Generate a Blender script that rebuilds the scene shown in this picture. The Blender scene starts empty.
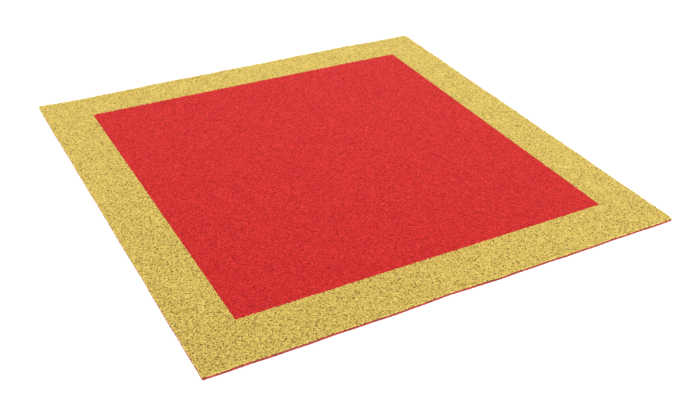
import bpy, math, random
import numpy as np
from mathutils import Matrix, Vector

S = bpy.context.scene
COL = S.collection
RNG = np.random.default_rng(11)

# ------------------------------------------------------------------ camera
TOP = 0.0068                       # height of the mat's walking surface (m); the mat is 1 x 1 m
YAW, PITCH, ROLL = 1.0327, 0.5763, 0.0468
CAM = Vector((-0.3631, -1.0271, 1.0307 + TOP))
fwd = Vector((math.cos(YAW) * math.cos(PITCH), math.sin(YAW) * math.cos(PITCH), -math.sin(PITCH)))
rt = fwd.cross(Vector((0, 0, 1))).normalized()
up = rt.cross(fwd)
c, s = math.cos(ROLL), math.sin(ROLL)
R = c * rt + s * up
U = -s * rt + c * up
cam_data = bpy.data.cameras.new("camera")
cam_data.sensor_width = 36.0
cam_data.lens = 947.09 / 700.0 * 36.0
cam_data.clip_start = 0.02
cam_data.clip_end = 200.0
cam = bpy.data.objects.new("camera", cam_data)
COL.objects.link(cam)
cam.matrix_world = Matrix(((R.x, U.x, -fwd.x, CAM.x), (R.y, U.y, -fwd.y, CAM.y), (R.z, U.z, -fwd.z, CAM.z), (0, 0, 0, 1)))
cam_data.dof.use_dof = True
cam_data.dof.focus_distance = 1.58
cam_data.dof.aperture_fstop = 11.0
S.camera = cam

# ------------------------------------------------------------------ studio light
w = bpy.data.worlds.new("World")
S.world = w
w.use_nodes = True
w.node_tree.nodes["Background"].inputs[0].default_value = (1.0, 0.99, 0.98, 1)
w.node_tree.nodes["Background"].inputs[1].default_value = 1.12


def softbox(loc, target, size, power, col=(1, 1, 1)):
    d = bpy.data.lights.new("softbox", 'AREA')
    d.shape = 'SQUARE'
    d.size = size
    d.energy = power
    d.color = col
    o = bpy.data.objects.new("softbox", d)
    COL.objects.link(o)
    o.location = loc
    o.rotation_euler = (Vector(target) - Vector(loc)).to_track_quat('-Z', 'Y').to_euler()


softbox((-0.6, 1.1, 3.3), (0.4, 0.2, 0), 1.2, 115, (1, 0.985, 0.96))
softbox((1.4, -1.5, 3.0), (0.4, 0.1, 0), 1.8, 115)

S.view_settings.view_transform = 'Standard'
S.view_settings.look = 'None'
S.view_settings.exposure = 0.0
S.view_settings.gamma = 1.0
S.render.engine = 'CYCLES'


# ------------------------------------------------------------------ materials
def base_mat(name, rough=0.5, spec=0.4):
    m = bpy.data.materials.new(name)
    m.use_nodes = True
    b = m.node_tree.nodes["Principled BSDF"]
    b.inputs["Roughness"].default_value = rough
    b.inputs["Specular IOR Level"].default_value = spec
    return m, m.node_tree, b


def ramp(nt, stops):
    r = nt.nodes.new("ShaderNodeValToRGB")
    e = r.color_ramp.elements
    while len(e) < len(stops):
        e.new(0.5)
    for k, (p, colr) in enumerate(stops):
        e[k].position = p
        e[k].color = (*colr, 1)
    return r


def fibre_mat(name, stops, rough, spec):
    """vinyl strands: every strand has its own shade of the dye"""
    m, nt, b = base_mat(name, rough, spec)
    g = nt.nodes.new("ShaderNodeNewGeometry")
    r = ramp(nt, stops)
    nt.links.new(g.outputs["Random Per Island"], r.inputs[0])
    # faint mottling, wear of the surface in patches of a few centimetres
    tc = nt.nodes.new("ShaderNodeTexCoord")
    n = nt.nodes.new("ShaderNodeTexNoise")
    n.inputs["Scale"].default_value = 22
    n.inputs["Detail"].default_value = 4
    nt.links.new(tc.outputs["Object"], n.inputs["Vector"])
    mr = nt.nodes.new("ShaderNodeMapRange")
    mr.inputs[1].default_value = 0.3
    mr.inputs[2].default_value = 0.7
    mr.inputs[3].default_value = 0.98
    mr.inputs[4].default_value = 1.02
    nt.links.new(n.outputs[0], mr.inputs[0])
    mx = nt.nodes.new("ShaderNodeVectorMath")
    mx.operation = 'SCALE'
    nt.links.new(r.outputs[0], mx.inputs[0])
    nt.links.new(mr.outputs[0], mx.inputs["Scale"])
    nt.links.new(mx.outputs[0], b.inputs["Base Color"])
    return m


M_YEL = fibre_mat("yellow_vinyl_strands", [(0.0, (0.23, 0.140, 0.024)), (0.12, (0.385, 0.292, 0.062)),
                                           (0.6, (0.455, 0.350, 0.080)), (1.0, (0.525, 0.420, 0.120))], 0.5, 0.25)
M_RED = fibre_mat("red_vinyl_strands", [(0.0, (0.28, 0.007, 0.0078)), (0.15, (0.385, 0.0125, 0.0125)),
                                        (0.7, (0.43, 0.0170, 0.0165)), (1.0, (0.485, 0.033, 0.031))], 0.5, 0.22)

M_BED_Y, nt, b = base_mat("yellow_vinyl_gap_shade", 0.8, 0.08)
b.inputs["Base Color"].default_value = (0.105, 0.060, 0.014, 1)  # yellow bed darkened: depth shade between the strands is put into its colour
M_BED_R, nt, b = base_mat("red_vinyl_gap_shade", 0.8, 0.08)
b.inputs["Base Color"].default_value = (0.22, 0.0065, 0.007, 1)  # red bed darkened too, painting the shade seen in the pile's gaps

M_BACK, nt, b = base_mat("red_rubber", 0.6, 0.3)
tc = nt.nodes.new("ShaderNodeTexCoord")
n = nt.nodes.new("ShaderNodeTexNoise")
n.inputs["Scale"].default_value = 160
n.inputs["Detail"].default_value = 5
r = ramp(nt, [(0.34, (0.14, 0.006, 0.006)), (0.60, (0.33, 0.015, 0.014))])
nt.links.new(tc.outputs["Object"], n.inputs["Vector"])
nt.links.new(n.outputs[0], r.inputs[0])
nt.links.new(r.outputs[0], b.inputs["Base Color"])
bp = nt.nodes.new("ShaderNodeBump")
bp.inputs["Strength"].default_value = 0.5
bp.inputs["Distance"].default_value = 0.001
nt.links.new(n.outputs[0], bp.inputs["Height"])
nt.links.new(bp.outputs[0], b.inputs["Normal"])

M_FLOOR, nt, b = base_mat("white_paper", 0.85, 0.1)
tc = nt.nodes.new("ShaderNodeTexCoord")
n = nt.nodes.new("ShaderNodeTexNoise")
n.inputs["Scale"].default_value = 3
r = ramp(nt, [(0.3, (0.91, 0.91, 0.91)), (0.7, (0.93, 0.93, 0.93))])
nt.links.new(tc.outputs["Object"], n.inputs["Vector"])
nt.links.new(n.outputs[0], r.inputs[0])
nt.links.new(r.outputs[0], b.inputs["Base Color"])


# ------------------------------------------------------------------ mesh helpers
def mesh_obj(name, verts, faces_flat, fsize, mat, parent=None, smooth=False):
    """faces_flat: flat int array; fsize: corners per face (array)"""
    me = bpy.data.meshes.new(name)
    me.vertices.add(len(verts))
    me.vertices.foreach_set("co", np.asarray(verts, np.float32).ravel())
    me.loops.add(len(faces_flat))
    me.loops.foreach_set("vertex_index", np.asarray(faces_flat, np.int32))
    me.polygons.add(len(fsize))
    st = np.concatenate([[0], np.cumsum(fsize)[:-1]]).astype(np.int32)
    me.polygons.foreach_set("loop_start", st)
    me.update(calc_edges=True)
    me.polygons.foreach_set("use_smooth", np.full(len(fsize), smooth))
    me.materials.append(mat)
    o = bpy.data.objects.new(name, me)
    COL.objects.link(o)
    if parent:
        o.parent = parent
    return o


def warp(P):
    """the mat is not cut quite straight and does not lie perfectly flat"""
    x, y = P[:, 0].copy(), P[:, 1].copy()
    near = np.exp(-(y / 0.07) ** 2)
    far = np.exp(-((y - 1) / 0.07) ** 2)
    left = np.exp(-(x / 0.05) ** 2)
    right = np.exp(-((x - 1) / 0.05) ** 2)
    Q = P.copy()
    Q[:, 1] += near * (0.0021 * np.exp(-((x - 0.47) / 0.07) ** 2) + 0.0004 * np.sin(x * 31) + 0.0003 * np.sin(x * 83 + 1))
    Q[:, 1] += far * (0.004 * np.exp(-((x - 0.78) / 0.16) ** 2) - 0.004 * np.exp(-((x - 0.13) / 0.10) ** 2)
                      + 0.0007 * np.sin(x * 38 + 2) + 0.0005 * np.sin(x * 97))
    Q[:, 0] += left * (0.0003 * np.sin(y * 27) + 0.0002 * np.sin(y * 71))
    Q[:, 0] += right * (0.0004 * np.sin(y * 24 + 1) + 0.0003 * np.sin(y * 77))
    lift = 0.0004 + 0.0003 * np.sin(x * 6.0 + 1) * np.sin(y * 5.0 + 0.5)
    Q[:, 2] += lift
    return Q


SIDE = 1.0
CORNER = {(0, 0): 0.003, (1, 0): 0.004, (0, 1): 0.004, (1, 1): 0.011}


def outline(inset, step=0.004):
    """counter-clockwise outline of the mat with slightly rounded corners"""
    pts = []
    for (i, j), (a0, a1) in (((0, 0), (180, 270)), ((1, 0), (270, 360)), ((1, 1), (0, 90)), ((0, 1), (90, 180))):
        rr = CORNER[(i, j)]
        cx = rr if i == 0 else 1 - rr
        cy = rr if j == 0 else 1 - rr
        for a in np.radians(np.linspace(a0, a1, 7)):
            pts.append((cx + (rr - inset) * math.cos(a), cy + (rr - inset) * math.sin(a)))
    out = []
    for k in range(len(pts)):
        p, q = np.array(pts[k]), np.array(pts[(k + 1) % len(pts)])
        nseg = max(1, int(np.linalg.norm(q - p) / step))
        for t in range(nseg):
            out.append(p + (q - p) * t / nseg)
    return np.array(out)


def keep_in(x, y, m):
    """push points that overshoot the cut edge back to it (rounded corners included)"""
    x = np.clip(x, m, 1 - m)
    y = np.clip(y, m, 1 - m)
    for (i, j), rr in CORNER.items():
        cx = rr if i == 0 else 1 - rr
        cy = rr if j == 0 else 1 - rr
        sx = (x < cx) if i == 0 else (x > cx)
        sy = (y < cy) if j == 0 else (y > cy)
        d = np.hypot(x - cx, y - cy)
        lim = max(rr - m, 0.0004)
        k = sx & sy & (d > lim)
        f = np.where(k, lim / np.maximum(d, 1e-9), 1)
        x = np.where(k, cx + (x - cx) * f, x)
        y = np.where(k, cy + (y - cy) * f, y)
    return x, y


# inner panel (seam) rectangle, borders measured one by one
IX0, IX1, IY0, IY1 = 0.1012, 1 - 0.0993, 0.1045, 1 - 0.0923

BACK_T = 0.0040        # rubber backing
BED_T = 0.0008         # fused bed the strands are welded to
PILE = TOP - BACK_T - BED_T - 0.0006


def strands(n, lay, clampf, r0=0.00071, K=7):
    """curled vinyl strands: tubes with triangular section bent into tilted arcs"""
    px, py = lay(n)
    n = len(px)
    rad = RNG.uniform(0.0012, 0.0028, n)
    span = RNG.uniform(1.6, 4.6, n)
    a0 = RNG.uniform(0, 2 * np.pi, n)
    tilt = RNG.normal(0, 0.55, n)
    az = RNG.uniform(0, 2 * np.pi, n)
    ell = RNG.uniform(0.55, 1.0, n)
    zc = RNG.uniform(0.1, 0.95, n) ** 0.8 * (PILE - 0.0006)
    t = np.linspace(0, 1, K)[None, :]
    ang = a0[:, None] + span[:, None] * t
    u = rad[:, None] * np.cos(ang)
    v = rad[:, None] * ell[:, None] * np.sin(ang)
    ca, sa = np.cos(az)[:, None], np.sin(az)[:, None]
    x = px[:, None] + u * ca - v * np.cos(tilt)[:, None] * sa
    y = py[:, None] + u * sa + v * np.cos(tilt)[:, None] * ca
    z = zc[:, None] + v * np.sin(tilt)[:, None] + RNG.normal(0, 0.00022, (n, K))
    z = np.clip(z, 0.0001, PILE + RNG.uniform(-0.0006, 0.0004, (n, 1)))
    x, y = clampf(x, y)
    P = np.stack([x, y, z], 2)                              # n,K,3
    T = np.gradient(P, axis=1)
    T /= np.linalg.norm(T, axis=2, keepdims=True) + 1e-12
    up_ = np.array([0.05, 0.03, 1.0])
    N1 = np.cross(T, up_)
    N1 /= np.linalg.norm(N1, axis=2, keepdims=True) + 1e-9
    N2 = np.cross(N1, T)
    rr = r0 * RNG.uniform(0.65, 1.35, (n, 1, 1))
    ring = []
    for k in range(3):
        a = 2 * np.pi * k / 3 + np.pi / 2
        ring.append(P + rr * (math.cos(a) * N1 + math.sin(a) * N2))
    V = np.stack(ring, 2).reshape(-1, 3)                    # n,K,3,3
    V[:, 2] += BACK_T + BED_T
    idx = np.arange(n * K * 3).reshape(n, K, 3)
    a = idx[:, :-1, :]
    b_ = idx[:, 1:, :]
    Q = np.stack([a, np.roll(a, -1, 2), np.roll(b_, -1, 2), b_], 3).reshape(-1, 4)
    caps = np.concatenate([idx[:, 0, ::-1], idx[:, -1, :]])
    return V, Q, caps


def bed_grid(xs, ys):
    X, Y = np.meshgrid(xs, ys, indexing='ij')
    return X, Y


def sheet(x0, x1, y0, y1, zt, zb, step=0.02):
    """closed thin box with subdivided top and bottom"""
    nx, ny = max(2, int((x1 - x0) / step)), max(2, int((y1 - y0) / step))
    xs, ys = np.linspace(x0, x1, nx + 1), np.linspace(y0, y1, ny + 1)
    X, Y = np.meshgrid(xs, ys, indexing='ij')
    n = X.size
    X, Y = X.ravel(), Y.ravel()
    X, Y = keep_in(X, Y, 0.0005)
    V = np.concatenate([np.stack([X, Y, np.full(n, zt)], 1), np.stack([X, Y, np.full(n, zb)], 1)])
    I = np.arange(n).reshape(nx + 1, ny + 1)
    top = np.stack([I[:-1, :-1], I[1:, :-1], I[1:, 1:], I[:-1, 1:]], 2).reshape(-1, 4)
    bot = top[:, ::-1] + n
    loop = np.concatenate([I[:, 0], I[-1, 1:], I[::-1, -1][1:], I[0, ::-1][1:-1]])
    l2 = np.roll(loop, -1)
    side = np.stack([loop, loop + n, l2 + n, l2], 1)
    return V, np.concatenate([top, bot, side])


def assemble(name, pieces, mats, parent):
    vs, fl, fs, ms, off = [], [], [], [], 0
    for V, Q, caps in pieces:
        vs.append(V)
        fl.append((Q + off).ravel())
        fs.append(np.full(len(Q), 4))
        ms.append(np.full(len(Q) + (0 if caps is None else len(caps)), 1 if caps is None else 0))
        if caps is not None:
            fl.append((caps + off).ravel())
            fs.append(np.full(len(caps), 3))
        off += len(V)
    o = mesh_obj(name, warp(np.concatenate(vs)), np.concatenate(fl), np.concatenate(fs), mats[0], parent)
    o.data.materials.append(mats[1])
    o.data.polygons.foreach_set("material_index", np.concatenate(ms).astype(np.int32))
    return o


# ------------------------------------------------------------------ the setting
h = 14.0
g = 29
xs = np.linspace(-h, h, g)
X, Y = np.meshgrid(xs, xs, indexing='ij')
V = np.stack([X.ravel() + 0.5, Y.ravel() + 0.5, np.zeros(X.size)], 1)
I = np.arange(X.size).reshape(g, g)
Q = np.stack([I[:-1, :-1], I[1:, :-1], I[1:, 1:], I[:-1, 1:]], 2).reshape(-1, 4)
floor = mesh_obj("floor", V, Q.ravel(), np.full(len(Q), 4), M_FLOOR)
floor["kind"] = "structure"
floor["label"] = "plain seamless white studio floor under the mat"

# ------------------------------------------------------------------ the mat
mat = bpy.data.objects.new("floor_mat", None)
mat.empty_display_size = 0.2
COL.objects.link(mat)
mat["label"] = "square red floor mat with a wide yellow border lying on the white floor"
mat["category"] = "mat"

# backing: a rubber sheet whose cut edge shows red below the pile
O_b, O_m, O_t = outline(0.0012), outline(0.0), outline(0.0006)
n = len(O_b)
V = np.concatenate([np.column_stack([O_b, np.full(n, 0.0)]),
                    np.column_stack([O_m, np.full(n, 0.0010)]),
                    np.column_stack([O_m, np.full(n, BACK_T - 0.0007)]),
                    np.column_stack([O_t, np.full(n, BACK_T)])])
V[:, 2] += RNG.normal(0, 0.00012, len(V)) * (V[:, 2] > 0.0005) * (V[:, 2] < BACK_T - 1e-4)
i = np.arange(n)
j = (i + 1) % n
quads = np.concatenate([np.stack([i + k * n, j + k * n, j + (k + 1) * n, i + (k + 1) * n], 1) for k in range(3)])
ctr = np.array([[0.5, 0.5, BACK_T], [0.5, 0.5, 0.0]])
V = np.concatenate([V, ctr])
tris = np.concatenate([np.stack([i + 3 * n, j + 3 * n, np.full(n, 4 * n)], 1), np.stack([j, i, np.full(n, 4 * n + 1)], 1)])
V[:, 0] += 0.0010 * np.exp(-(V[:, 0] / 0.02) ** 2) * np.clip(V[:, 1] / 0.3, 0.2, 1)   # cut slightly short under the pile on this side
Wv = warp(V)
Wv[:, 2] -= 0.0004
mesh_obj("backing", Wv, np.concatenate([quads.ravel(), tris.ravel()]), np.concatenate([np.full(len(quads), 4), np.full(len(tris), 3)]), M_BACK, mat)

DENS = 218000          # strands per square metre


def scatter(n, x0, x1, y0, y1):
    """even but irregular cover: one strand somewhere in every cell of a fine grid"""
    cell = math.sqrt((x1 - x0) * (y1 - y0) / n)
    nx, ny = int((x1 - x0) / cell), int((y1 - y0) / cell)
    gx, gy = np.meshgrid(np.arange(nx), np.arange(ny), indexing='ij')
    x = x0 + (gx.ravel() + 0.5 + RNG.normal(0, 0.46, nx * ny)) * (x1 - x0) / nx
    y = y0 + (gy.ravel() + 0.5 + RNG.normal(0, 0.46, nx * ny)) * (y1 - y0) / ny
    return np.clip(x, x0, x1), np.clip(y, y0, y1)


def lay_rect(x0, x1, y0, y1):
    def f(n):
        return scatter(n, x0, x1, y0, y1)
    return f


def clamp_rect(x0, x1, y0, y1, m=0.0007):
    def f(x, y):
        x = np.clip(x, x0 + m, x1 - m)
        y = np.clip(y, y0 + m, y1 - m)
        return keep_in(x, y, 0.0006)
    return f


def clamp_border(x, y):
    """keep strands of the border out of the inner panel and inside the cut edge"""
    m = 0.0004
    inside = (x > IX0 - m) & (x < IX1 + m) & (y > IY0 - m) & (y < IY1 + m)
    d = np.stack([x - (IX0 - m), (IX1 + m) - x, y - (IY0 - m), (IY1 + m) - y], 0)
    k = d.argmin(0)
    x = np.where(inside & (k == 0), IX0 - m, np.where(inside & (k == 1), IX1 + m, x))
    y = np.where(inside & (k == 2), IY0 - m, np.where(inside & (k == 3), IY1 + m, y))
    return keep_in(x, y, 0.0006)


def lay_border(n):
    n = int(n / (1 - (IX1 - IX0) * (IY1 - IY0)))
    x, y = scatter(n, 0, 1, 0, 1)
    ok = ~((x > IX0) & (x < IX1) & (y > IY0) & (y < IY1))
    return x[ok], y[ok]


area_in = (IX1 - IX0) * (IY1 - IY0)
zt, zb = BACK_T + BED_T, BACK_T + 0.00005
pieces = [sheet(0, 1, 0, IY0, zt, zb) + (None,), sheet(0, 1, IY1, 1, zt, zb) + (None,),
          sheet(0, IX0, IY0, IY1, zt, zb) + (None,), sheet(IX1, 1, IY0, IY1, zt, zb) + (None,),
          strands(int(DENS * (1 - area_in)), lay_border, clamp_border)]
o = assemble("border", pieces, (M_YEL, M_BED_Y), mat)
o["label"] = "wide yellow border of curled vinyl strands"
pieces = [sheet(IX0, IX1, IY0, IY1, zt, zb) + (None,),
          strands(int(DENS * area_in), lay_rect(IX0, IX1, IY0, IY1), clamp_rect(IX0, IX1, IY0, IY1))]
o = assemble("centre_panel", pieces, (M_RED, M_BED_R), mat)
o["label"] = "red centre panel of curled vinyl strands"
